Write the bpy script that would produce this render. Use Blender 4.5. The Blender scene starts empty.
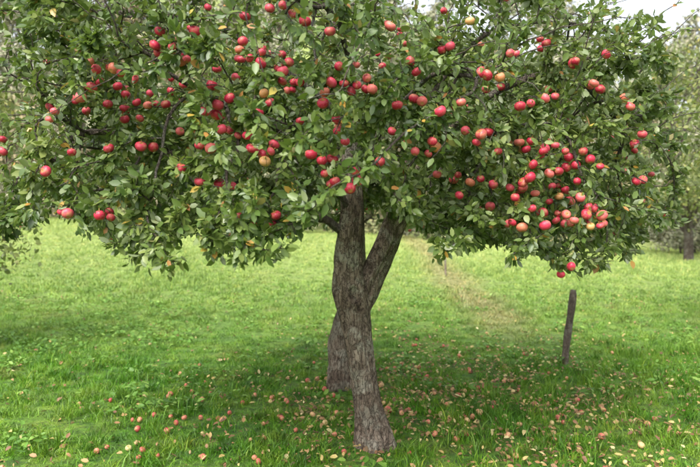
import bpy, math, numpy as np
from mathutils import Vector, Matrix, noise
R = np.random.default_rng(7)
scene = bpy.context.scene
scene.view_settings.view_transform = 'Standard'
scene.view_settings.look = 'None'
scene.view_settings.exposure = 0

# ------------------------------------------------------------------ helpers
def link(o, parent=None):
    scene.collection.objects.link(o)
    if parent: o.parent = parent
    return o
def empty(name, loc=(0,0,0)):
    e = bpy.data.objects.new(name, None); e.location = loc
    e.empty_display_size = .2
    return link(e)
def mesh_np(name, V, Fs, smooth=True, attrs=None, mat=None):
    me = bpy.data.meshes.new(name)
    V = np.asarray(V, dtype=np.float32)
    Fs = [np.asarray(f, dtype=np.int32) for f in Fs if len(f)]
    loops = np.concatenate([f.ravel() for f in Fs])
    cnt = np.concatenate([np.full(len(f), f.shape[1], dtype=np.int32) for f in Fs])
    st = np.concatenate([[0], np.cumsum(cnt)[:-1]]).astype(np.int32)
    me.vertices.add(len(V)); me.vertices.foreach_set('co', V.ravel())
    me.loops.add(len(loops)); me.loops.foreach_set('vertex_index', loops)
    me.polygons.add(len(cnt)); me.polygons.foreach_set('loop_start', st)
    me.polygons.foreach_set('use_smooth', np.full(len(cnt), smooth, dtype=bool))
    me.update(calc_edges=True)
    for k, a in (attrs or {}).items():
        at = me.attributes.new(k, 'FLOAT', 'POINT'); at.data.foreach_set('value', np.asarray(a, dtype=np.float32))
    if mat: me.materials.append(mat)
    return me
def norm(a): return a / (np.linalg.norm(a, axis=-1, keepdims=True) + 1e-9)

class NT:
    def __init__(s, name):
        s.m = bpy.data.materials.new(name); s.m.use_nodes = True
        s.t = s.m.node_tree; s.t.nodes.clear()
        s.out = s.n('ShaderNodeOutputMaterial')
    def n(s, typ, **kw):
        nd = s.t.nodes.new(typ)
        for k, v in kw.items(): setattr(nd, k, v)
        return nd
    def l(s, a, b): s.t.links.new(a, b)
    def ramp(s, fac, stops, interp='LINEAR'):
        r = s.n('ShaderNodeValToRGB'); r.color_ramp.interpolation = interp
        e = r.color_ramp.elements
        while len(e) < len(stops): e.new(0.5)
        for i, (p, c) in enumerate(stops):
            e[i].position = p; e[i].color = (*c, 1)
        s.l(fac, r.inputs[0]); return r.outputs[0]
    def noise(s, vec, scale, detail=4, rough=.6):
        nd = s.n('ShaderNodeTexNoise'); nd.inputs['Scale'].default_value = scale
        nd.inputs['Detail'].default_value = detail; nd.inputs['Roughness'].default_value = rough
        if vec is not None: s.l(vec, nd.inputs['Vector'])
        return nd.outputs['Fac']
    def mix(s, fac, a, b, mode='MIX'):
        m = s.n('ShaderNodeMix', data_type='RGBA', blend_type=mode)
        for sock, v in ((m.inputs[0], fac), (m.inputs[6], a), (m.inputs[7], b)):
            if hasattr(v, 'links'): s.l(v, sock)
            else: sock.default_value = v if isinstance(v, float) else (*v, 1)
        return m.outputs[2]
    def math(s, op, a, b=None, c=None):
        m = s.n('ShaderNodeMath', operation=op)
        for i, v in enumerate((a,b,c)):
            if v is None: continue
            if hasattr(v, 'links'): s.l(v, m.inputs[i])
            else: m.inputs[i].default_value = v
        return m.outputs[0]
    def mapping(s, vec, scale):
        m = s.n('ShaderNodeMapping'); m.inputs['Scale'].default_value = scale
        s.l(vec, m.inputs[0]); return m.outputs[0]

def leaf_material(name, stops, back=(.16,.2,.09), trans=.3, rough=.42, backmix=.55, tcol=(.25,.38,.03)):
    k = NT(name)
    at = k.n('ShaderNodeAttribute', attribute_name='lv')
    col = k.ramp(at.outputs['Fac'], stops)
    geo = k.n('ShaderNodeNewGeometry')
    bm = k.math('MULTIPLY', geo.outputs['Backfacing'], backmix)
    col2 = k.mix(bm, col, back)
    p = k.n('ShaderNodeBsdfPrincipled'); k.l(col2, p.inputs['Base Color'])
    p.inputs['Roughness'].default_value = rough
    if trans <= 0:
        k.l(p.outputs[0], k.out.inputs[0]); return k.m
    tr = k.n('ShaderNodeBsdfTranslucent')
    tc = k.mix(0.5, col, tcol); k.l(tc, tr.inputs['Color'])
    ms = k.n('ShaderNodeMixShader'); ms.inputs[0].default_value = trans
    k.l(p.outputs[0], ms.inputs[1]); k.l(tr.outputs[0], ms.inputs[2]); k.l(ms.outputs[0], k.out.inputs[0])
    return k.m

M_leaf = leaf_material('apple_leaf', [(0,(.035,.07,.016)),(.35,(.08,.135,.028)),(.65,(.14,.2,.044)),(.93,(.23,.275,.08)),(.955,(.42,.33,.06)),(.98,(.46,.24,.05)),(1,(.3,.13,.05))], back=(.23,.265,.15), rough=.38, trans=.25, backmix=.65)
M_far1 = leaf_material('far_leaf_olive', [(0,(.15,.17,.07)),(.5,(.22,.24,.1)),(1,(.33,.3,.14))], back=(.24,.25,.14), rough=.8, trans=0)  # all far leaf colours are paler to put the distant haze into them
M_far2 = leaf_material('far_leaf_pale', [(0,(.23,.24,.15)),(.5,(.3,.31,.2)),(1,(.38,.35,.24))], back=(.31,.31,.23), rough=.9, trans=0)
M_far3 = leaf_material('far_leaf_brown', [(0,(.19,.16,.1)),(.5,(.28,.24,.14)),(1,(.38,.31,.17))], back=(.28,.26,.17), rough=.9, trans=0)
M_mid = leaf_material('orchard_leaf', [(0,(.1,.13,.04)),(.5,(.19,.23,.065)),(.9,(.3,.31,.1)),(1,(.45,.38,.12))], rough=.5, back=(.24,.27,.15))
M_dead = leaf_material('dead_leaf', [(0,(.12,.06,.03)),(.3,(.24,.12,.055)),(.6,(.36,.22,.09)),(.85,(.46,.36,.12)),(1,(.55,.46,.24))], back=(.33,.24,.15), trans=0, rough=.6)
M_weed = leaf_material('weed_leaf', [(0,(.06,.15,.018)),(.6,(.12,.26,.03)),(1,(.24,.38,.07))], back=(.16,.28,.08), trans=.25, rough=.5)

def bark_material(name, tint=1.0, fine=1.0, crackw=.85, warm=(1,1,1)):
    k = NT(name); W=lambda a,b,c:(min(1,a*tint*warm[0]),min(1,b*tint*warm[1]),min(1,c*tint*warm[2]))
    tc = k.n('ShaderNodeTexCoord'); ob = tc.outputs['Object']
    wn = k.n('ShaderNodeTexNoise'); wn.inputs['Scale'].default_value = 7; wn.inputs['Detail'].default_value=6; wn.inputs['Roughness'].default_value=.65; k.l(ob, wn.inputs['Vector'])
    st = k.mapping(ob, (1,1,.3))
    add = k.n('ShaderNodeVectorMath', operation='MULTIPLY_ADD'); add.inputs[1].default_value = (.11,.11,.11)
    k.l(wn.outputs['Color'], add.inputs[0]); k.l(st, add.inputs[2])
    n1 = k.noise(add.outputs[0], 30*fine, 9, .74)
    v = k.n('ShaderNodeTexVoronoi', feature='DISTANCE_TO_EDGE'); v.inputs['Scale'].default_value = 36*fine; v.inputs['Randomness'].default_value=1
    k.l(add.outputs[0], v.inputs['Vector'])
    vc = k.n('ShaderNodeTexVoronoi'); vc.inputs['Scale'].default_value = 36*fine; k.l(add.outputs[0], vc.inputs['Vector'])
    n2 = k.noise(ob, 6, 7, .7); n3 = k.noise(ob, 90, 4, .65); n4=k.noise(ob,2.6,4,.5)
    c = k.ramp(n1, [(.32,W(.075,.055,.042)),(.46,W(.23,.175,.135)),(.58,W(.39,.32,.255)),(.74,W(.58,.51,.43))])
    pv = k.ramp(vc.outputs['Color'], [(.2,(.62,.6,.58)),(.8,(1.0,1.0,1.0))]); c = k.mix(.8, c, pv, 'MULTIPLY')
    moss = k.ramp(n2, [(.5,(0,0,0)),(.58,(.65,.65,.65))])
    c = k.mix(moss, c, W(.43,.42,.35))
    dk = k.ramp(n4, [(.36,(.5,.44,.38)),(.6,(1,1,1))]); c = k.mix(.7, c, dk, 'MULTIPLY')
    crack = k.ramp(v.outputs['Distance'], [(0,(.2,.16,.14)),(.09,(1,1,1))])
    c = k.mix(crackw, c, crack, 'MULTIPLY')
    p = k.n('ShaderNodeBsdfPrincipled'); p.inputs['Roughness'].default_value=.85
    k.l(c, p.inputs['Base Color'])
    ml = k.math('MULTIPLY', k.math('MINIMUM', v.outputs['Distance'], .12), 4.5)
    h = k.math('MULTIPLY_ADD', n1, 1.3, ml); h2 = k.math('MULTIPLY_ADD', n3, .5, h)
    b = k.n('ShaderNodeBump'); b.inputs['Strength'].default_value=1; b.inputs['Distance'].default_value=.026
    k.l(h2, b.inputs['Height']); k.l(b.outputs[0], p.inputs['Normal'])
    k.l(p.outputs[0], k.out.inputs[0]); return k.m
M_bark = bark_material('apple_bark', 1.2, warm=(1.02,1,.97)); M_bark_d = bark_material('twig_bark', .7, 1.6)
M_stake = bark_material('stake_wood', .85, 1.5, .3); M_stake_p = bark_material('pale_stake_wood', 1.3, 1.5, .2)

def apple_material(name, dull=0):
    k = NT(name)
    at = k.n('ShaderNodeAttribute', attribute_name='lv'); ht = k.n('ShaderNodeAttribute', attribute_name='ht')
    tc = k.n('ShaderNodeTexCoord')
    n = k.noise(tc.outputs['Object'], 24, 4, .6); n2 = k.noise(tc.outputs['Object'], 170, 2, .5)
    if dull:
        c = k.ramp(at.outputs['Fac'], [(0,(.36,.05,.045)),(.4,(.52,.12,.09)),(.65,(.56,.29,.15)),(.88,(.6,.5,.22)),(1,(.22,.11,.05))])
        c2 = (.58,.44,.18)
    else:
        c = k.ramp(at.outputs['Fac'], [(0,(.36,.012,.035)),(.45,(.56,.022,.065)),(.8,(.64,.065,.11)),(.94,(.66,.14,.12)),(.975,(.62,.22,.09)),(1,(.6,.36,.13))])
        c2 = (.67,.3,.16)
    m = k.ramp(n, [(.5,(0,0,0)),(.72,(.75,.75,.75))]); c = k.mix(m, c, c2)
    s = k.ramp(n2, [(.6,(0,0,0)),(.74,(.35,.35,.35))]); c = k.mix(s, c, (.75,.45,.36))
    hr = k.ramp(ht.outputs['Fac'], [(.0,(.7,.7,.7)),(.18,(0,0,0)),(.82,(0,0,0)),(1,(.85,.85,.85))]); c = k.mix(hr, c, (.42,.34,.08))
    p = k.n('ShaderNodeBsdfPrincipled'); k.l(c, p.inputs['Base Color'])
    p.inputs['Roughness'].default_value = .55 if dull else .45
    k.l(p.outputs[0], k.out.inputs[0]); return k.m
M_apple = apple_material('red_apple'); M_apple_f = apple_material('windfall_apple', 1)

# ------------------------------------------------------------------ terrain
def sm(a): a = np.clip(a, 0, 1); return a*a*(3-2*a)
def H(x, y):
    x = np.asarray(x, float); y = np.asarray(y, float)
    s = sm((y-7)/24.)
    side = 1.55 - .05*np.clip(x, -16, 16)
    h = s*side
    h = h + .035*np.sin(x*.9+1)*np.sin(y*.7)*sm((y-5.5)/3) + .015*np.sin(x*2.3)*np.cos(y*1.9)
    far = np.clip(y-33, 0, None)
    h = h + 62*sm(far/150.)*(1 - .5*sm(np.abs(x+14)/80.))
    return h
xs = np.concatenate([np.linspace(-260,-24,40), np.linspace(-22,22,150), np.linspace(24,260,40)])
ys = np.concatenate([np.linspace(-60,0,20), np.linspace(.6,34,120), np.linspace(36,320,90)])
gx, gy = np.meshgrid(xs, ys); V = np.stack([gx, gy, H(gx, gy)], -1).reshape(-1,3)
ny, nx = gx.shape; idx = np.arange(ny*nx).reshape(ny,nx)
F = np.stack([idx[:-1,:-1],idx[:-1,1:],idx[1:,1:],idx[1:,:-1]],-1).reshape(-1,4)

def field_color(k):
    g = k.n('ShaderNodeNewGeometry').outputs['Position']
    n1 = k.noise(g, .6, 5, .65); n2 = k.noise(g, 2.6, 6, .7); n3 = k.noise(g, 1.1, 5, .65); n4 = k.noise(g, 7, 4, .6)
    c = k.ramp(n1, [(.3,(.065,.215,.01)),(.5,(.115,.3,.016)),(.7,(.2,.36,.032))])
    f = k.ramp(n2, [(.46,(0,0,0)),(.66,(.75,.75,.75))]); c = k.mix(f, c, (.27,.41,.045))
    f3 = k.ramp(n3, [(.56,(0,0,0)),(.7,(.5,.5,.5))]); c = k.mix(f3, c, (.3,.27,.08))
    f4 = k.ramp(n4, [(.4,(.42,.5,.42)),(.56,(1,1,1))]); c = k.mix(.85, c, f4, 'MULTIPLY')
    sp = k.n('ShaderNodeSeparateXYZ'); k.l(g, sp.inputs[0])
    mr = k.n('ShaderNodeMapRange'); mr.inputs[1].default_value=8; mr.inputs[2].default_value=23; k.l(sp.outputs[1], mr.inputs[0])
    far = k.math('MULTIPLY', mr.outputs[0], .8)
    c = k.mix(far, c, (.46,.57,.19))  # meadow pales with distance, painting the haze into the grass colour
    nx_ = k.noise(g, .8, 4, .6)
    dx = k.math('ABSOLUTE', k.math('SUBTRACT', k.math('ADD', sp.outputs[0], k.math('MULTIPLY', nx_, .9)), 2.95))
    tr = k.n('ShaderNodeMapRange'); tr.inputs[1].default_value=.8; tr.inputs[2].default_value=.1; k.l(dx, tr.inputs[0])
    yr = k.n('ShaderNodeMapRange'); yr.inputs[1].default_value=9; yr.inputs[2].default_value=12; k.l(sp.outputs[1], yr.inputs[0])
    t = k.math('MULTIPLY', k.math('MULTIPLY', tr.outputs[0], yr.outputs[0]), .6)
    c = k.mix(t, c, (.42,.35,.19))
    return c, g
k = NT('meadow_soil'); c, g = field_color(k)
n = k.noise(g, 18, 5, .7); d = k.ramp(n, [(.35,(.28,.25,.2)),(.65,(.8,.76,.7))]); c = k.mix(.9, c, d, 'MULTIPLY')
p = k.n('ShaderNodeBsdfPrincipled'); p.inputs['Roughness'].default_value=.95; k.l(c, p.inputs['Base Color'])
b = k.n('ShaderNodeBump'); b.inputs['Distance'].default_value=.03; k.l(n, b.inputs['Height']); k.l(b.outputs[0], p.inputs['Normal'])
k.l(p.outputs[0], k.out.inputs[0]); M_ground = k.m
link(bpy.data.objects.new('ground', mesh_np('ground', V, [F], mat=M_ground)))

# ------------------------------------------------------------------ grass
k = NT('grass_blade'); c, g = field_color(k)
at = k.n('ShaderNodeAttribute', attribute_name='lv')
v = k.ramp(at.outputs['Fac'], [(0,(.45,.52,.4)),(.5,(1,1,1)),(.86,(1.3,1.15,1.0)),(1,(2.1,1.3,1.7))]); c = k.mix(1.0, c, v, 'MULTIPLY')
p = k.n('ShaderNodeBsdfPrincipled'); p.inputs['Roughness'].default_value=.5; k.l(c, p.inputs['Base Color'])
tr = k.n('ShaderNodeBsdfTranslucent'); k.l(c, tr.inputs['Color'])
ms = k.n('ShaderNodeMixShader'); ms.inputs[0].default_value=.3
k.l(p.outputs[0], ms.inputs[1]); k.l(tr.outputs[0], ms.inputs[2]); k.l(ms.outputs[0], k.out.inputs[0]); M_grass = k.m
def grass_tile(n, seed, wide=1.0):
    r = np.random.default_rng(seed)
    nc = 46; cc = r.uniform(-.55,.55,(nc,2)); ci = r.integers(0,nc,n); csz=r.uniform(.5,1.9,nc)
    clump = r.random(n) < .62
    p = np.where(clump[:,None], cc[ci] + r.normal(0,.05,(n,2)), r.uniform(-.54,.54,(n,2)))
    a = r.uniform(0,2*np.pi,n); h = r.gamma(6,.0082,n)*np.where(clump,csz[ci],.55); w = r.uniform(.0022,.005,n)*wide
    lean = h*r.uniform(.1,1.2,n); la = r.uniform(0,2*np.pi,n)
    dx = np.stack([np.cos(a),np.sin(a),0*a],-1)*w[:,None]
    L = np.stack([np.cos(la),np.sin(la),0*a],-1)*lean[:,None]
    b = np.concatenate([p, np.full((n,1),-.012)],1); up = np.array([0,0,1.])
    m = b + L*.35 + up*(h*.62)[:,None]; t = b + L + up*h[:,None]
    V = np.stack([b-dx,b+dx,m+dx*.8,m-dx*.8,t],1).reshape(-1,3)
    i = np.arange(n)[:,None]*5
    lv = np.clip(r.random(n)*.75+np.where(clump, r.uniform(-.15,.3,nc)[ci], .1),0,1)
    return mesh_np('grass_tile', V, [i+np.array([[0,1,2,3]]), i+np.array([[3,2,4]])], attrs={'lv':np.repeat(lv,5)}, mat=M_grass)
tiles = [grass_tile(3600, 100+i) for i in range(6)]
tiles_far = [grass_tile(1500, 200+i, 2.0) for i in range(4)]
grass = empty('grass')
for y in np.arange(2.5, 33, 1.0):
    w = .62*y + 3
    for x in np.arange(-math.ceil(w), w+1, 1.0):
        o = bpy.data.objects.new('grass_patch', tiles[R.integers(0,6)] if y<13 else tiles_far[R.integers(0,4)])
        z = float(H(x,y)); e=.5
        nv = Vector((-(float(H(x+e,y))-float(H(x-e,y)))/(2*e), -(float(H(x,y+e))-float(H(x,y-e)))/(2*e), 1)).normalized()
        q = Vector((0,0,1)).rotation_difference(nv)
        hz = .8 + .8*noise.noise(Vector((x*.35,y*.35,3)))
        hz = max(.45, hz) + R.uniform(-.12,.12)
        o.matrix_world = Matrix.Translation((x,y,z)) @ q.to_matrix().to_4x4() @ Matrix.Rotation(R.integers(0,4)*math.pi/2,4,'Z') @ Matrix.Diagonal((1,1,hz,1))
        scene.collection.objects.link(o); o.parent = grass

# ------------------------------------------------------------------ leaf builder
def leaves(pos, axis, nrm, L, W, rng, curl=.12):
    n = len(pos); d = norm(axis); s = norm(np.cross(d, nrm)); u = np.cross(s, d)
    L = L[:,None]; W = W[:,None]; fold = rng.uniform(.05,.4,(n,1)); cv = rng.uniform(-.4,1.5,(n,1))*curl
    def P(t, side, wf):
        return pos + d*L*t + s*side*W*wf + u*(abs(side)*W*wf*fold) - u*L*cv*t*t
    V = np.stack([P(0,0,0), P(.3,0,0), P(.68,0,0), P(1,0,0), P(.28,-.5,.85), P(.66,-.5,.8), P(.28,.5,.85), P(.66,.5,.8)],1).reshape(-1,3)
    i = np.arange(n)[:,None]*8
    T = np.concatenate([i+np.array([[0,6,1]]), i+np.array([[0,1,4]]), i+np.array([[7,3,2]]), i+np.array([[5,2,3]])])
    Q = np.concatenate([i+np.array([[1,6,7,2]]), i+np.array([[4,1,2,5]])])
    return V, [T,Q]

# ------------------------------------------------------------------ tube sweep
def sweep(pts, rad, sides, V, F, off, rfun=None):
    pts = np.asarray(pts); n = len(pts)
    tan = norm(np.gradient(pts, axis=0)); up = np.array([.31,.2,.93]) if abs(tan[0,2])<.9 else np.array([1.,0,0])
    a = np.arange(sides)*2*np.pi/sides; rings = []
    u = norm(np.cross(up, tan[0]))
    for i in range(n):
        u = norm(u - tan[i]*np.dot(u,tan[i])); v = np.cross(tan[i], u)
        r = rad[i] if rfun is None else rad[i]*rfun(a, i)
        r = np.broadcast_to(r, a.shape)
        rings.append(pts[i] + (np.cos(a)*r)[:,None]*u + (np.sin(a)*r)[:,None]*v)
    V.append(np.concatenate(rings))
    i0 = np.arange(n-1)[:,None]*sides + np.arange(sides)[None]; j = (np.arange(sides)+1)%sides
    i1 = np.arange(n-1)[:,None]*sides + j[None]
    F.append(off + np.stack([i0,i1,i1+sides,i0+sides],-1).reshape(-1,4))
    return off + n*sides
def spline(pts, n):
    pts = np.asarray(pts,float); t = np.linspace(0,len(pts)-1,n); out=[]
    P = np.vstack([2*pts[0]-pts[1], pts, 2*pts[-1]-pts[-2]])
    for tt in t:
        i = min(int(tt), len(pts)-2); f = tt-i; a,b,c,d = P[i:i+4]
        out.append(.5*((2*b)+(-a+c)*f+(2*a-5*b+4*c-d)*f*f+(-a+3*b-3*c+d)*f**3))
    return np.array(out)

def trunk_part(cl, rr, seed, knots, off, n=220, sides=96):
    c = spline(cl, n); r = np.interp(np.linspace(0,1,n), np.linspace(0,1,len(rr)), rr)
    V=[];F=[]; off2=sweep(c, r, sides, V, F, off)
    P=V[0].reshape(n,sides,3)
    for i in range(n):
        for j in range(sides):
            d=P[i,j]-c[i]; L=np.linalg.norm(d); d=d/L; z=c[i,2]
            o=1+.24*noise.noise(Vector((d[0]*1.1+seed,d[1]*1.1,z*1.9)))+.13*noise.noise(Vector((d[0]*2.8,d[1]*2.8+seed,z*3.2)))
            o+=.055*(1-abs(noise.noise(Vector((d[0]*6+z*1.2,d[1]*6,z*1.6+seed))))*4)
            o+=.05*noise.noise(Vector((d[0]*14,d[1]*14,z*9+seed)))
            if z<.3: o+=.45*(.3-z)*(1+math.sin(math.atan2(d[1],d[0])*4+seed))
            for (kx,ky,kz,ks,kh,kw) in knots:
                dot=d[0]*kx+d[1]*ky; an=math.acos(max(-1,min(1,dot)))
                e=an*an/kw+(z-kz)**2/ks**2
                o+=kh*math.exp(-e) if kh>0 else kh*math.exp(-e*e)+ .5*abs(kh)*math.exp(-(math.sqrt(e)-1.5)**2*5)
            P[i,j]=c[i]+d*L*o
    return P.reshape(-1,3), F[0], off2

# ------------------------------------------------------------------ space colonisation
def grow(limbs, att, rng, step=.09, infl=.75, kill=.13, iters=70):
    pos=[]; par=[]; key={}
    for lb in limbs:
        lb = np.asarray(lb,float); L = np.linalg.norm(np.diff(lb,axis=0),axis=1).sum()
        pts = spline(lb, max(3,int(L/step))); prev=-1
        for i,q in enumerate(pts):
            if i==0:
                kk = tuple(np.round(q,3))
                if kk in key: prev=key[kk]; continue
                key[kk]=len(pos)
            else: q = q + rng.normal(0,.014,3)
            pos.append(q); par.append(prev if i>0 or prev>=0 else -1); prev=len(pos)-1
            if i==len(pts)-1: key[tuple(np.round(lb[-1],3))]=prev
    pos=np.array(pos); par=list(par)
    def nearest(A,B):
        bi=np.zeros(len(A),int); bd=np.full(len(A),1e9)
        for s in range(0,len(A),1000):
            d=((A[s:s+1000,None]-B[None])**2).sum(-1); bi[s:s+1000]=d.argmin(1); bd[s:s+1000]=d.min(1)
        return bi,bd
    ni,nd=nearest(att,pos)
    for it in range(iters):
        act = nd<infl**2
        if not act.any(): break
        g = norm(att[act]-pos[ni[act]]); un,inv=np.unique(ni[act],return_inverse=True)
        D=np.zeros((len(un),3)); np.add.at(D,inv,g)
        D=norm(norm(D)+rng.normal(0,.24,(len(un),3))+np.array([0,0,.02]))
        new=pos[un]+D*step*rng.uniform(.8,1.15,(len(un),1)); base=len(pos)
        pos=np.vstack([pos,new]); par+=list(un)
        bi,bd=nearest(att,new); up=bd<nd; nd=np.where(up,bd,nd); ni=np.where(up,bi+base,ni)
        keep=nd>kill**2; att,ni,nd=att[keep],ni[keep],nd[keep]
        if len(att)==0: break
    return pos,np.array(par)
def radii(pos,par,tip=.0028,e=2.35):
    n=len(pos); s=np.zeros(n); ch=[[] for _ in range(n)]
    for i,p in enumerate(par):
        if p>=0: ch[p].append(i)
    for i in range(n-1,-1,-1):
        if s[i]==0: s[i]=tip**e
        if par[i]>=0: s[par[i]]+=s[i]
    return s**(1/e),ch
def branch_mesh(name,pos,par,r,ch,rmax,extra=None,shoots=None):
    V=[];F=[];off=0; started=[(i,-1) for i,p in enumerate(par) if p<0]
    while started:
        i,p=started.pop(); ids=[i] if p<0 else [p,i]
        while ch[ids[-1]]:
            c=sorted(ch[ids[-1]],key=lambda j:-r[j]); last=ids[-1]
            ids.append(c[0]); started+= [(j,last) for j in c[1:]]
        if len(ids)<2: continue
        rr=np.minimum(r[ids],rmax)
        if p>=0: rr[0]=min(rr[0],rr[1]*1.25)
        rr=rr.copy(); rr[-1]*=.5
        sd=12 if rr.max()>.03 else (7 if rr.max()>.01 else 4)
        P=pos[ids]
        if len(P)>3:
            Q=P.copy(); Q[1:-1]=(P[:-2]+2*P[1:-1]+P[2:])/4; P=Q
        off=sweep(P,rr,sd,V,F,off)
    for a,b in (extra or []):
        m=(a+b)/2; m[2]=max(a[2],b[2])+.01
        pp=spline([a,m,b],5); off=sweep(pp,np.array([.0035,.003,.0026,.0022,.0018]),4,V,F,off)
    for pp in (shoots or []):
        off=sweep(pp,np.linspace(.0055,.0018,len(pp)),5,V,F,off)
    return mesh_np(name,np.concatenate(V),F,mat=M_bark_d)
def leaves_on(pos,par,r,n,rng,center,rleaf=.0075,L0=(.045,.085),topthin=0):
    cand=np.where((r<rleaf)&(par>=0))[0]
    w=np.array([max(.03, .7+1.9*noise.noise(Vector(pos[i]*2.1)))+.15 for i in cand])
    if topthin: w*=np.where(pos[cand,2]>2.55, np.clip(1-topthin*(pos[cand,2]-2.55),.3,1),1)
    w/=w.sum()
    i=rng.choice(cand,n,p=w); tw=norm(pos[i]-pos[par[i]])
    t=rng.random((n,1)); base=pos[par[i]]*(1-t)+pos[i]*t+rng.normal(0,.016,(n,3))
    out=norm(base-center)
    ax=norm(tw*.5+rng.normal(0,.75,(n,3))+out*.35+np.array([0,0,-.3]))
    nr=norm(out*.55+rng.normal(0,.7,(n,3))+np.array([0,0,.7]))
    L=rng.uniform(*L0,n)
    return base+ax*.012,ax,nr,L,L*rng.uniform(.45,.66,n)

# fruit ---------------------------------------------------------------
def apple_verts(rad,seed,sides=18,rings=11):
    t=np.linspace(0,np.pi,rings); prof=[]
    for a in t:
        rr=math.sin(a)*(1+.07*math.cos(a)); z=math.cos(a)*.86
        if a<.9: z-= .30*math.exp(-(a/.33)**2)
        if a>2.4: z+= .17*math.exp(-((math.pi-a)/.3)**2)
        prof.append((rr,z))
    ph=np.arange(sides)*2*np.pi/sides; V=[];ht=[]
    for (rr,z),a in zip(prof,t):
        V.append(np.stack([np.cos(ph)*rr*(1+.03*np.sin(5*ph+seed)*(a/3.14)),np.sin(ph)*rr*(1+.03*np.sin(2*ph+seed)),np.full(sides,z)],-1)); ht+= [1-a/np.pi]*sides
    V=np.concatenate(V)*rad
    i0=np.arange(rings-1)[:,None]*sides+np.arange(sides); i1=np.arange(rings-1)[:,None]*sides+(np.arange(sides)+1)%sides
    F=np.stack([i0,i0+sides,i1+sides,i1],-1).reshape(-1,4)
    return V,F,np.array(ht)
def rotm(ax,ay,az):
    return np.array((Matrix.Rotation(az,3,'Z')@Matrix.Rotation(ay,3,'Y')@Matrix.Rotation(ax,3,'X')))
def apples_mesh(name,P,rad,tilt,mat,rng,lv):
    V=[];F=[];A=[];Hh=[];off=0
    for p,r,v in zip(P,rad,lv):
        v0,f,h=apple_verts(r,rng.uniform(0,6)); v0=v0*np.array([1,rng.uniform(.94,1.05),rng.uniform(.88,1.08)])
        m=rotm(rng.normal(0,tilt),rng.normal(0,tilt),rng.uniform(0,6.28)); v0=v0@m.T+p
        V.append(v0);F.append(f+off);off+=len(v0);A.append(np.full(len(v0),v));Hh.append(h)
        Vs=[];Fs=[];top=m@np.array([0,0,r*.55]); tip=top+m@np.array([.003,0,r*.75])
        off=sweep(np.array([p+top,p+(top+tip)/2,p+tip]),np.array([.0018,.0015,.002]),5,Vs,Fs,off)
        V+=Vs;F+=Fs;A.append(np.full(15,v));Hh.append(np.full(15,1.))
    return mesh_np(name,np.concatenate(V),F,attrs={'lv':np.concatenate(A),'ht':np.concatenate(Hh)},mat=mat)

# ------------------------------------------------------------------ main apple tree
TB=np.array([.165,5.11,0.])
tree=empty('apple_tree',tuple(TB))
def put(name,me,parent):
    o=bpy.data.objects.new(name,me); link(o); o.parent=parent; o.matrix_parent_inverse=Matrix.Translation(parent.location).inverted(); return o
cl=[(.2,5.11,-.08),(.17,5.11,.12),(.12,5.1,.36),(.08,5.09,.72),(.03,5.08,1.02),(-.015,5.08,1.34),(.02,5.09,1.75),(.01,5.1,2.1),(0,5.12,2.45)]
v1,f1,o1=trunk_part(cl,[.13,.112,.098,.1,.112,.094,.085,.07,.05],1.3,[(-.9,-.43,1.17,.16,.36,.35),(.25,-.97,1.15,.05,-.24,.1),(.9,-.3,1.12,.2,.22,.4),(-.6,-.8,.62,.07,.16,.15),(.4,-.9,.4,.06,.14,.12),(.1,-1,1.62,.05,.15,.12),(-.3,-.9,.85,.04,-.15,.08)],0)
clf=[(.05,5.12,.92),(.105,5.14,1.14),(.2,5.17,1.36),(.31,5.17,1.6),(.41,5.16,1.85),(.5,5.18,2.15),(.62,5.2,2.5)]
v2,f2,o2_=trunk_part(clf,[.06,.088,.088,.08,.08,.065,.05],7.7,[(.7,-.7,1.55,.07,.25,.2),(-.5,-.8,1.8,.05,.2,.15)],o1,150,72)
put('trunk',mesh_np('trunk',np.vstack([v1,v2]),[f1,f2],mat=M_bark),tree)
T0=(.02,5.09,1.75);T1=(.01,5.1,2.05);T2=(0,5.12,2.35);TL=(0,5.08,1.58)
FA=(.39,5.16,1.8);FB=(.49,5.18,2.12)
limbs=[[T0,T1],[T1,T2],[T2,(-.05,5.15,2.8),(-.15,5.25,3.4)],[FA,FB],
 [TL,(-.2,5.02,1.70),(-.55,4.95,1.8),(-1.0,4.8,2.05),(-1.65,4.65,2.3),(-2.1,4.7,2.2)],
 [T0,(-.25,4.85,2.1),(-.6,4.5,2.35),(-1.0,4.1,2.5)],
 [FB,(.75,5.0,2.4),(1.1,4.85,2.65),(1.5,4.75,2.7),(1.9,4.8,2.4)],
 [FA,(.65,4.9,2.05),(.95,4.5,2.25),(1.3,4.2,2.3)],
 [T1,(.25,4.75,2.35),(.5,4.35,2.6),(.75,4.0,2.5)],
 [T1,(-.3,5.4,2.4),(-.7,5.9,2.7),(-1.2,6.3,2.8)],
 [FB,(.6,5.6,2.6),(.9,6.0,2.9),(1.3,6.3,2.9)],
 [T2,(-.4,4.9,2.75),(-1.1,4.8,3.1),(-1.8,4.9,3.2)],
 [FB,(.65,5.1,2.7),(1.1,4.95,3.1),(1.7,5.0,3.15)],
 [T2,(.0,4.7,2.8),(-.1,4.3,3.0),(-.2,3.95,2.9)]]
bx=np.array([0,40,60,100,130,160,200,240,300,325,345,390,415,450,500,545,572,600,640,665]); by=np.array([250,208,203,235,270,252,248,252,246,220,190,192,240,252,256,256,278,266,256,218])
BX=(bx-350)*.0063; BZ=1.6+(232-by)*.0063
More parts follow.
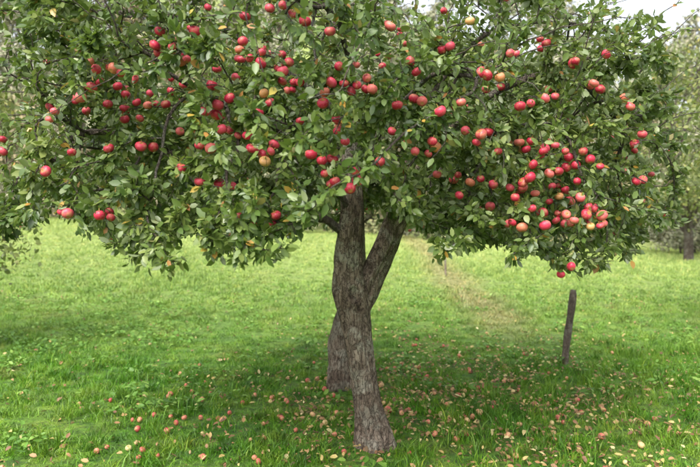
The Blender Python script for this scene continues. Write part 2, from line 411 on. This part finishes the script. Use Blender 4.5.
def envelope(n,rng,cx,cy,rx,ry,front=True):
    out=[]
    while len(out)<n:
        a=rng.uniform(0,2*np.pi); q=math.sqrt(rng.random()); 
        if rng.random()<.4: q=q**.5
        wob=1+.1*math.sin(3*a+1)+.07*math.sin(7*a)+.05*math.sin(12*a+2)
        x=cx+rx*wob*q*math.cos(a); y=cy+ry*wob*q*math.sin(a)
        zt=3.95-1.0*q*q
        if front:
            zb=float(np.interp(x*4.3/max(y,3.),BX,BZ))
            zb+= .22*(1-q)**1.5+ (.06 if y>cy+.4 else 0) + .13*noise.noise(Vector((x*2.2,y*2.2,0)))
        else: zb=1.60+.35*(1-q)
        zb+=.01
        s=rng.random(); s = s if rng.random()<.5 else (s**2 if rng.random()<.6 else 1-s**2)
        z=zb+(zt-zb)*s
        g=noise.noise(Vector((x*1.5,y*1.5,z*1.9)))
        thr = -.36+ .36*max(0,(z-2.5))
        if g<thr: continue
        out.append((x,y,z))
    return np.array(out)
r1=np.random.default_rng(11)
pos,par=grow(limbs,envelope(6000,r1,-.15,5.1,2.42,1.8),r1,step=.085,kill=.102)
rad,ch=radii(pos,par)
print('tree nodes',len(pos))
C1=np.array([-.1,5.2,2.3])
NL=90000
lb,la,ln,LL,LW=leaves_on(pos,par,rad,NL,r1,C1,L0=(.034,.07),topthin=.9)
shoots=[];sl=[]
for i in r1.choice(np.where((rad>.004)&(rad<.014)&(pos[:,2]>2.3))[0],230,replace=False):
    o_=norm(pos[i]-C1); d=norm(o_*.8+r1.normal(0,.5,3)+np.array([0,0,.5])); L=r1.uniform(.25,.85)
    t=np.linspace(0,1,8)[:,None]; pp=pos[i]+d*L*t+np.array([0,0,-.25])*L*t*t+r1.normal(0,.009,(8,3)); pp[0]=pos[i]; shoots.append(pp)
    m=r1.integers(3,14); ti=r1.integers(2,8,m); sl.append(pp[ti]+r1.normal(0,.006,(m,3)))
sl=np.concatenate(sl); m=len(sl); sa=norm(r1.normal(0,1,(m,3))+norm(sl-C1)*.5+np.array([0,0,-.1])); sL=r1.uniform(.035,.065,m)
lb=np.vstack([lb,sl]);la=np.vstack([la,sa]);ln=np.vstack([ln,norm(r1.normal(0,.6,(m,3))+np.array([0,-.2,.8]))]);LL=np.concatenate([LL,sL]);LW=np.concatenate([LW,sL*.55])
lmid=lb+la*LL[:,None]*.5
APX=[(155,44),(173,45),(178,53),(187,58),(114,67),(121,72),(135,78),(171,90),(166,103),(148,104),(137,101),(140,117),(125,118),(108,103),(80,96),(118,85),(109,147),(141,145),(72,151),(50,118),(55,110),(100,214),(111,216),(68,212),(58,210),(3,138),(3,150),(46,170),(150,92),(181,167),(211,147),(222,128),(238,134),(212,84),(230,97),(217,68),(245,15),(270,7),(283,4),(208,6),(243,40),(240,49),(262,51),(250,57),(289,61),(283,70),(278,64),(270,101),(264,92),(287,89),(300,81),(325,91),(323,102),(344,82),(351,88),(357,84),(339,65),(367,77),(372,88),(337,118),(338,128),(345,140),(392,130),(422,100),(397,104),(440,110),(461,101),(450,45),(443,46),(482,71),(487,74),(510,52),(540,38),(546,42),(500,76),(545,97),(548,88),(555,95),(606,53),(594,82),(600,88),(642,133),(638,141),(651,173),(636,180),(630,105),(311,153),(322,159),(332,157),(356,170),(335,180),(350,187),(380,160),(276,214),(239,214),(232,185),(220,182),(200,180),(252,147),(265,160),(271,150),(458,174),(470,181),(459,194),(481,133),(478,140),(432,140),(437,173),(498,150),(519,141),(526,148),(531,140),(543,150),(533,163),(555,144),(565,150),(549,172),(558,170),(566,166),(577,180),(583,150),(590,158),(600,165),(552,185),(559,195),(565,188),(571,200),(580,196),(588,205),(549,200),(543,211),(545,224),(556,219),(566,213),(574,219),(586,213),(596,206),(602,214),(590,225),(600,224),(523,181),(510,186),(515,196),(493,183),(535,192),(530,176),(512,221),(522,226),(532,207),(571,265),(490,205),(160,30),(195,30),(90,60),(305,20),(330,30),(390,25),(410,60),(470,20),(575,60),(520,105),(205,110),(180,130),(300,120),(415,150)]
APX=list(APX)
nb=len(APX); left=np.array([1.8 if (u<300 and v<130) else .7 for u,v in APX]); left/=left.sum()
for i in r1.choice(nb,90,replace=False,p=left): APX.append((APX[i][0]+r1.normal(0,11),min(222,APX[i][1]+r1.normal(0,10))))
tx=lmid[:,0]/lmid[:,1]; tz=(lmid[:,2]-1.6)/lmid[:,1]; keep=np.ones(len(lb),bool)
AP=[];AR=[]
for k_,(u,v) in enumerate(APX):
    a=(u-350)/680.; b=(232-v)/680.; dd=np.hypot(tx-a,tz-b); near=np.sort(lmid[dd<.016,1])
    q_=int(r1.integers(2,10)) if k_<nb else int(r1.integers(8,20))
    d=near[min(len(near)-1,q_)] if len(near)>3 else 4.4+r1.uniform(-.2,.2)
    d=min(max(d,3.6),6.0); p=np.array([a*d,d,1.6+b*d])
    for q in AP:
        if np.linalg.norm(p-q)<.056: p=p+np.array([0,.052,0])
    rr=r1.uniform(.023,.034); AP.append(p);AR.append(rr)
    kl=.92 if k_<nb else .6
    kill=((lmid[:,1]<d+.02)&(dd<rr/d*1.25)&(r1.random(len(lb))<kl))|(np.linalg.norm(lmid-p,axis=1)<.034)
    keep&=~kill
outer=np.where((rad<.004)&(pos[:,1]>4.2))[0]
for i in r1.choice(outer,110,replace=False):
    p=pos[i]+np.array([0,0,-.06]); AP.append(p);AR.append(r1.uniform(.024,.033))
AP=np.array(AP);AR=np.array(AR)
ext=[]
for p,rr in zip(AP,AR):
    top=p+np.array([0,0,rr*1.25]); cd=np.linalg.norm(pos-top,axis=1)+ (pos[:,2]<top[2]-.02)*.2
    ext.append((pos[cd.argmin()].copy(),top))
put('branches',branch_mesh('branches',pos,par,rad,ch,.07,ext,shoots),tree)
lb,la,ln,LL,LW=[a[keep] for a in (lb,la,ln,LL,LW)]
ft=np.array([e[0]*(1-f)+e[1]*f for e in ext for f in (.2,.45,.75,.9,1.0)])+r1.normal(0,.013,(len(ext)*5,3)); m=len(ft)
fa=norm(r1.normal(0,1,(m,3))+np.array([0,.3,.25])); fL=r1.uniform(.035,.065,m)
lb=np.vstack([lb,ft]);la=np.vstack([la,fa]);ln=np.vstack([ln,norm(r1.normal(0,.5,(m,3))+np.array([0,-.4,.8]))]);LL=np.concatenate([LL,fL]);LW=np.concatenate([LW,fL*.55])
V,Fs=leaves(lb,la,ln,LL,LW,r1)
cl_=np.array([noise.noise(Vector(q*1.7)) for q in lb])
lv=np.clip(r1.beta(2,2.2,len(lb))*.9+.06+.4*cl_,0,1); lv=np.where(r1.random(len(lb))<.022,r1.uniform(.95,1,len(lb)),np.minimum(lv,.92))
put('leaves',mesh_np('leaves',V,Fs,attrs={'lv':np.repeat(lv,8)},mat=M_leaf),tree)
put('apples',apples_mesh('apples',AP,AR,.45,M_apple,r1,r1.random(len(AP))),tree)

# ------------------------------------------------------------------ second apple tree, behind
r2=np.random.default_rng(5)
T2B=np.array([-.11,7.1,float(H(-.11,7.1))]); tree2=empty('apple_tree',tuple(T2B))
cl2=[(-.1,7.1,-.08),(-.095,7.1,.2),(-.07,7.1,.55),(.02,7.1,.9),(.05,7.1,1.3),(.05,7.1,1.9),(.1,7.1,2.4)]
v,f,_=trunk_part(cl2,[.15,.125,.12,.11,.1,.09,.06],4.1,[(-.9,-.4,.42,.16,.24,.3)],0,120,72)
put('trunk',mesh_np('trunk',v,[f],mat=M_bark),tree2)
A0=(.05,7.1,1.75);A1=(.06,7.1,2.0);A2=(.1,7.1,2.35)
limbs2=[[A0,A1],[A1,A2],[A2,(.2,7.1,2.8),(.3,7.1,3.4)],[A1,(.6,6.9,2.3),(1.3,6.8,2.5),(2.1,6.8,2.6)],[A1,(-.3,7.1,2.3),(-.9,7.2,2.6),(-1.5,7.3,2.7)],
 [A2,(.7,7.4,2.6),(1.4,7.9,2.8)],[A2,(-.1,7.5,2.6),(-.3,8.0,2.9)],[A0,(.4,6.6,2.1),(.8,6.2,2.3)]]
pos2,par2=grow(limbs2,envelope(2800,r2,.35,7.1,2.7,1.8,False),r2,step=.11,kill=.15,infl=.9)
rad2,ch2=radii(pos2,par2)
put('branches',branch_mesh('branches',pos2,par2,rad2,ch2,.06),tree2)
l2=leaves_on(pos2,par2,rad2,32000,r2,np.array([.4,7,2.3]),L0=(.045,.085),topthin=.6); V,Fs=leaves(*l2,r2)
put('leaves',mesh_np('leaves',V,Fs,attrs={'lv':np.repeat(np.minimum(r2.beta(2.2,2.4,32000),.93),8)},mat=M_leaf),tree2)
o2=r2.choice(np.where(rad2<.004)[0],110,replace=False); P2=pos2[o2]+np.array([0,0,-.05])
put('apples',apples_mesh('apples',P2,r2.uniform(.026,.035,110),.35,M_apple,r2,r2.random(110)),tree2)

# ------------------------------------------------------------------ generic trees
def gen_tree(seed,h,cr,zb,nl,ls,mat,lean=0,nlobe=14,base_r=.12):
    r=np.random.default_rng(seed); V=[];F=[];off=0
    top=np.array([lean,0,h*.8]); cl=spline([(0,0,-.2),(lean*.1+r.normal(0,.05),0,h*.2),(lean*.6,r.normal(0,.1),h*.5),top],14)
    off=sweep(cl,np.linspace(base_r,base_r*.3,14),9,V,F,off); lobes=[]
    for i in range(nlobe):
        a=r.uniform(0,6.28); z=r.uniform(zb,h); f=math.sin(math.pi*min(1,max(.12,(z-zb)/(h-zb)*.8+.15)))
        c=np.array([lean*.7+math.cos(a)*cr*f*r.uniform(.35,.85),math.sin(a)*cr*f*r.uniform(.35,.85),z]); lobes.append(c)
        s=cl[min(13,max(3,int(z/h*11)))]
        off=sweep(spline([s,(s+c)/2+r.normal(0,.1,3),c],6),np.linspace(base_r*.35,.01,6),5,V,F,off)
    lobes=np.array(lobes); li=r.integers(0,nlobe,nl); R0=cr*.42
    dv=norm(r.normal(0,1,(nl,3)))*(r.random((nl,1))**.45)*R0*r.uniform(.6,1.2,(nl,1))*np.array([1,1,.75])
    p=lobes[li]+dv; kp=np.array([noise.noise(Vector(q*(1.6/cr*2)))>-.12 for q in p]); p=p[kp];dv=dv[kp]; n=len(p)
    L=r.uniform(.7,1.3,n)*ls
    lvv,lf=leaves(p,norm(r.normal(0,1,(n,3))+np.array([0,0,-.3])),norm(r.normal(0,.7,(n,3))+norm(dv)+np.array([0,0,.6])),L,L*.6,r)
    me=mesh_np('tree',np.concatenate(V+[lvv]),F+[a+off for a in lf],attrs={'lv':np.concatenate([np.zeros(off),np.repeat(r.random(n),8)])},mat=M_bark_d)
    me.materials.append(mat); mi=np.zeros(len(me.polygons),dtype=np.int32); mi[sum(len(f) for f in F):]=1; me.polygons.foreach_set('material_index',mi); return me
def tree_at(name,me,x,y,rz=0,s=1):
    o=bpy.data.objects.new(name,me); o.location=(x,y,float(H(x,y))); o.rotation_euler=(0,0,rz); o.scale=(s,s,s); return link(o)
tree_at('orchard_tree',gen_tree(21,7.0,2.7,1.8,13000,.12,M_mid,-.6,30,.17),11.2,22.5)
tree_at('orchard_tree',gen_tree(22,4.0,1.5,1.0,11000,.08,M_mid,0,20),-5.35,8.5)
tree_at('orchard_tree',gen_tree(25,4.4,1.5,2.2,7000,.085,M_mid,-.4,20,.09),6.7,10.5)
# forest edge and hillside
forest=empty('background_trees',(0,40,0)); rf=np.random.default_rng(3)
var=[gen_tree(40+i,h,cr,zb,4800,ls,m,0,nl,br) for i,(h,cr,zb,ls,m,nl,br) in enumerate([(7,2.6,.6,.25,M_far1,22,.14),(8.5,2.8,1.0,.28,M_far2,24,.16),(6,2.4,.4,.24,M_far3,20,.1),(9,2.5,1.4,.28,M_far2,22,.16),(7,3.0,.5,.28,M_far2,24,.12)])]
shr=[gen_tree(60+i,2.4,1.5,.15,3000,.13,m,0,14,.04) for i,m in enumerate([M_far1,M_far3,M_far2])]
def add(me,x,y,s):
    o=bpy.data.objects.new('tree_part',me); o.matrix_world=Matrix.Translation((x,y,float(H(x,y))))@Matrix.Rotation(rf.uniform(0,6.28),4,'Z')@Matrix.Diagonal((s,s,s*rf.uniform(.85,1.15),1))
    link(o); o.parent=forest; o.matrix_parent_inverse=Matrix.Translation(forest.location).inverted()
for x in np.arange(-24,25,1.3): add(shr[rf.integers(0,3)],x+rf.normal(0,.5),29+rf.normal(0,1.4)-.1*x,rf.uniform(.6,1.3))
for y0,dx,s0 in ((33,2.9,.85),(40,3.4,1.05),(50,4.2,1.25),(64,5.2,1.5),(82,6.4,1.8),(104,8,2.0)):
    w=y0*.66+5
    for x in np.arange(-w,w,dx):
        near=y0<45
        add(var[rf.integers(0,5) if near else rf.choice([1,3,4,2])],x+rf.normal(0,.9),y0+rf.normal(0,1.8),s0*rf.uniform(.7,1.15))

# ------------------------------------------------------------------ stakes
def stake(name,x,y,h,r0,lean,mat):
    V=[];F=[];z=float(H(x,y)); rr=np.random.default_rng(int(h*100))
    n=16; t=np.linspace(0,1,n); pts=np.stack([lean*t,0*t+.02*np.sin(t*5),-.1+t*(h+.1)],-1)
    rad=np.full(n,r0)*(1+.06*np.sin(t*17)+rr.normal(0,.02,n)); rad[-1]*=.8
    off=sweep(pts,rad,10,V,F,0,lambda a,i:1+.08*np.sin(a*3+i*.3)+.05*np.sin(a*5))
    V.append(pts[-1:]+np.array([[0,0,.004]])); f=np.array([[off-10+i,off-10+(i+1)%10,off] for i in range(10)])
    o=bpy.data.objects.new(name,mesh_np(name,np.concatenate(V),F+[f],mat=mat)); o.location=(x,y,z); link(o)
stake('wooden_stake',2.6,8.25,.9,.043,.10,M_stake)
stake('wooden_stake',2.4,17.0,.55,.025,-.03,M_stake_p)

# ------------------------------------------------------------------ litter
rl=np.random.default_rng(9)
def scatter(n,rng):
    out=[]
    while len(out)<n:
        k_=rng.random()
        if k_<.55: x=rng.normal(1.2,1.6); y=rng.normal(6.4,1.7)
        else: y=4.2+rng.random()**1.4*10; x=rng.uniform(-1,1)*(.6*y+.5)
        if y<3.6: continue
        if x<-.5 and rng.random()<.55: continue
        if noise.noise(Vector((x*1.3,y*1.3,8)))<-.12 and rng.random()<.7: continue
        out.append((x,y))
    return np.array(out)
n=6800; s=scatter(n,rl); P=np.column_stack([s,H(s[:,0],s[:,1])+rl.uniform(.012,.06,n)])
ax=norm(np.column_stack([rl.normal(0,1,(n,2)),rl.normal(0,.35,n)])); nr=norm(np.column_stack([rl.normal(0,.55,(n,2)),np.ones(n)]))
L=rl.uniform(.022,.06,n); V,Fs=leaves(P,ax,nr,L,L*.6,rl,.35)
link(bpy.data.objects.new('fallen_leaves',mesh_np('fallen_leaves',V,Fs,attrs={'lv':np.repeat(rl.random(n),8)},mat=M_dead)))
s=[]
for (cx,cy,sx,sy,m) in ((-1.1,5.4,.6,.6,34),(.95,6.6,.8,1.0,70),(0,5.2,1.0,.5,12),(1.8,5.5,.8,.7,30),(-.8,7,.9,1.0,18),(.6,8.2,1.6,1.2,26)):
    s+= [(rl.normal(cx,sx),max(4.2,rl.normal(cy,sy))) for _ in range(m)]
s=np.array(s); s=s[np.hypot(s[:,0]-.15,s[:,1]-5.1)>.25]; rr=rl.uniform(.017,.028,len(s))
P=np.column_stack([s,H(s[:,0],s[:,1])+rr*.8+.008])
link(bpy.data.objects.new('fallen_apples',apples_mesh('fallen_apples',P,rr,1.2,M_apple_f,rl,rl.beta(1.3,1.6,len(s)))))
# broad-leaved weeds
n=6000; NC=200; pc=np.column_stack([rl.uniform(-7,6,NC),rl.uniform(4.4,15,NC)]); pc[:50]=np.column_stack([rl.normal(-3.7,1.0,50),rl.normal(10.2,1.4,50)])
ci=rl.integers(0,NC,n); da=rl.uniform(0,6.28,n); s=pc[ci]+rl.normal(0,.13,(n,2))
P=np.column_stack([s,H(s[:,0],s[:,1])+rl.uniform(.02,.1,n)]); ax=norm(np.column_stack([np.cos(da),np.sin(da),rl.uniform(-.1,.7,n)])); nr=norm(np.column_stack([rl.normal(0,.4,(n,2)),np.ones(n)]))
L=rl.uniform(.03,.085,n); V,Fs=leaves(P,ax,nr,L,L*.6,rl,.3)
link(bpy.data.objects.new('meadow_weeds',mesh_np('meadow_weeds',V,Fs,attrs={'lv':np.repeat(rl.random(n),8)},mat=M_weed)))

# ------------------------------------------------------------------ light
EL,AZ=math.radians(52),math.radians(205)
w=bpy.data.worlds.new('World'); scene.world=w; w.use_nodes=True; t=w.node_tree; t.nodes.clear()
sky=t.nodes.new('ShaderNodeTexSky'); sky.sky_type='NISHITA'; sky.sun_disc=False; sky.sun_elevation=EL; sky.sun_rotation=AZ
sky.dust_density=5; sky.air_density=1
hs=t.nodes.new('ShaderNodeHueSaturation'); hs.inputs['Saturation'].default_value=.3; hs.inputs['Value'].default_value=2.8
bg=t.nodes.new('ShaderNodeBackground'); bg.inputs[1].default_value=.15; ow=t.nodes.new('ShaderNodeOutputWorld')
t.links.new(sky.outputs[0],hs.inputs['Color']); t.links.new(hs.outputs[0],bg.inputs[0]); t.links.new(bg.outputs[0],ow.inputs[0])
sd=bpy.data.lights.new('sun','SUN'); sd.energy=2.1; sd.angle=math.radians(24); sd.color=(1,.96,.88)
so=bpy.data.objects.new('sun',sd); link(so)
dirv=Vector((math.sin(AZ)*math.cos(EL),math.cos(AZ)*math.cos(EL),math.sin(EL)))
so.rotation_euler=dirv.to_track_quat('Z','Y').to_euler()

# ------------------------------------------------------------------ camera
cd=bpy.data.cameras.new('camera'); cd.lens=35; cd.sensor_width=36; cd.clip_end=1500; cd.clip_start=.05
cd.dof.use_dof=True; cd.dof.focus_distance=4.4; cd.dof.aperture_fstop=2.4
co=bpy.data.objects.new('camera',cd); co.location=(0,0,1.6); co.rotation_euler=(math.radians(90),0,0); link(co); scene.camera=co
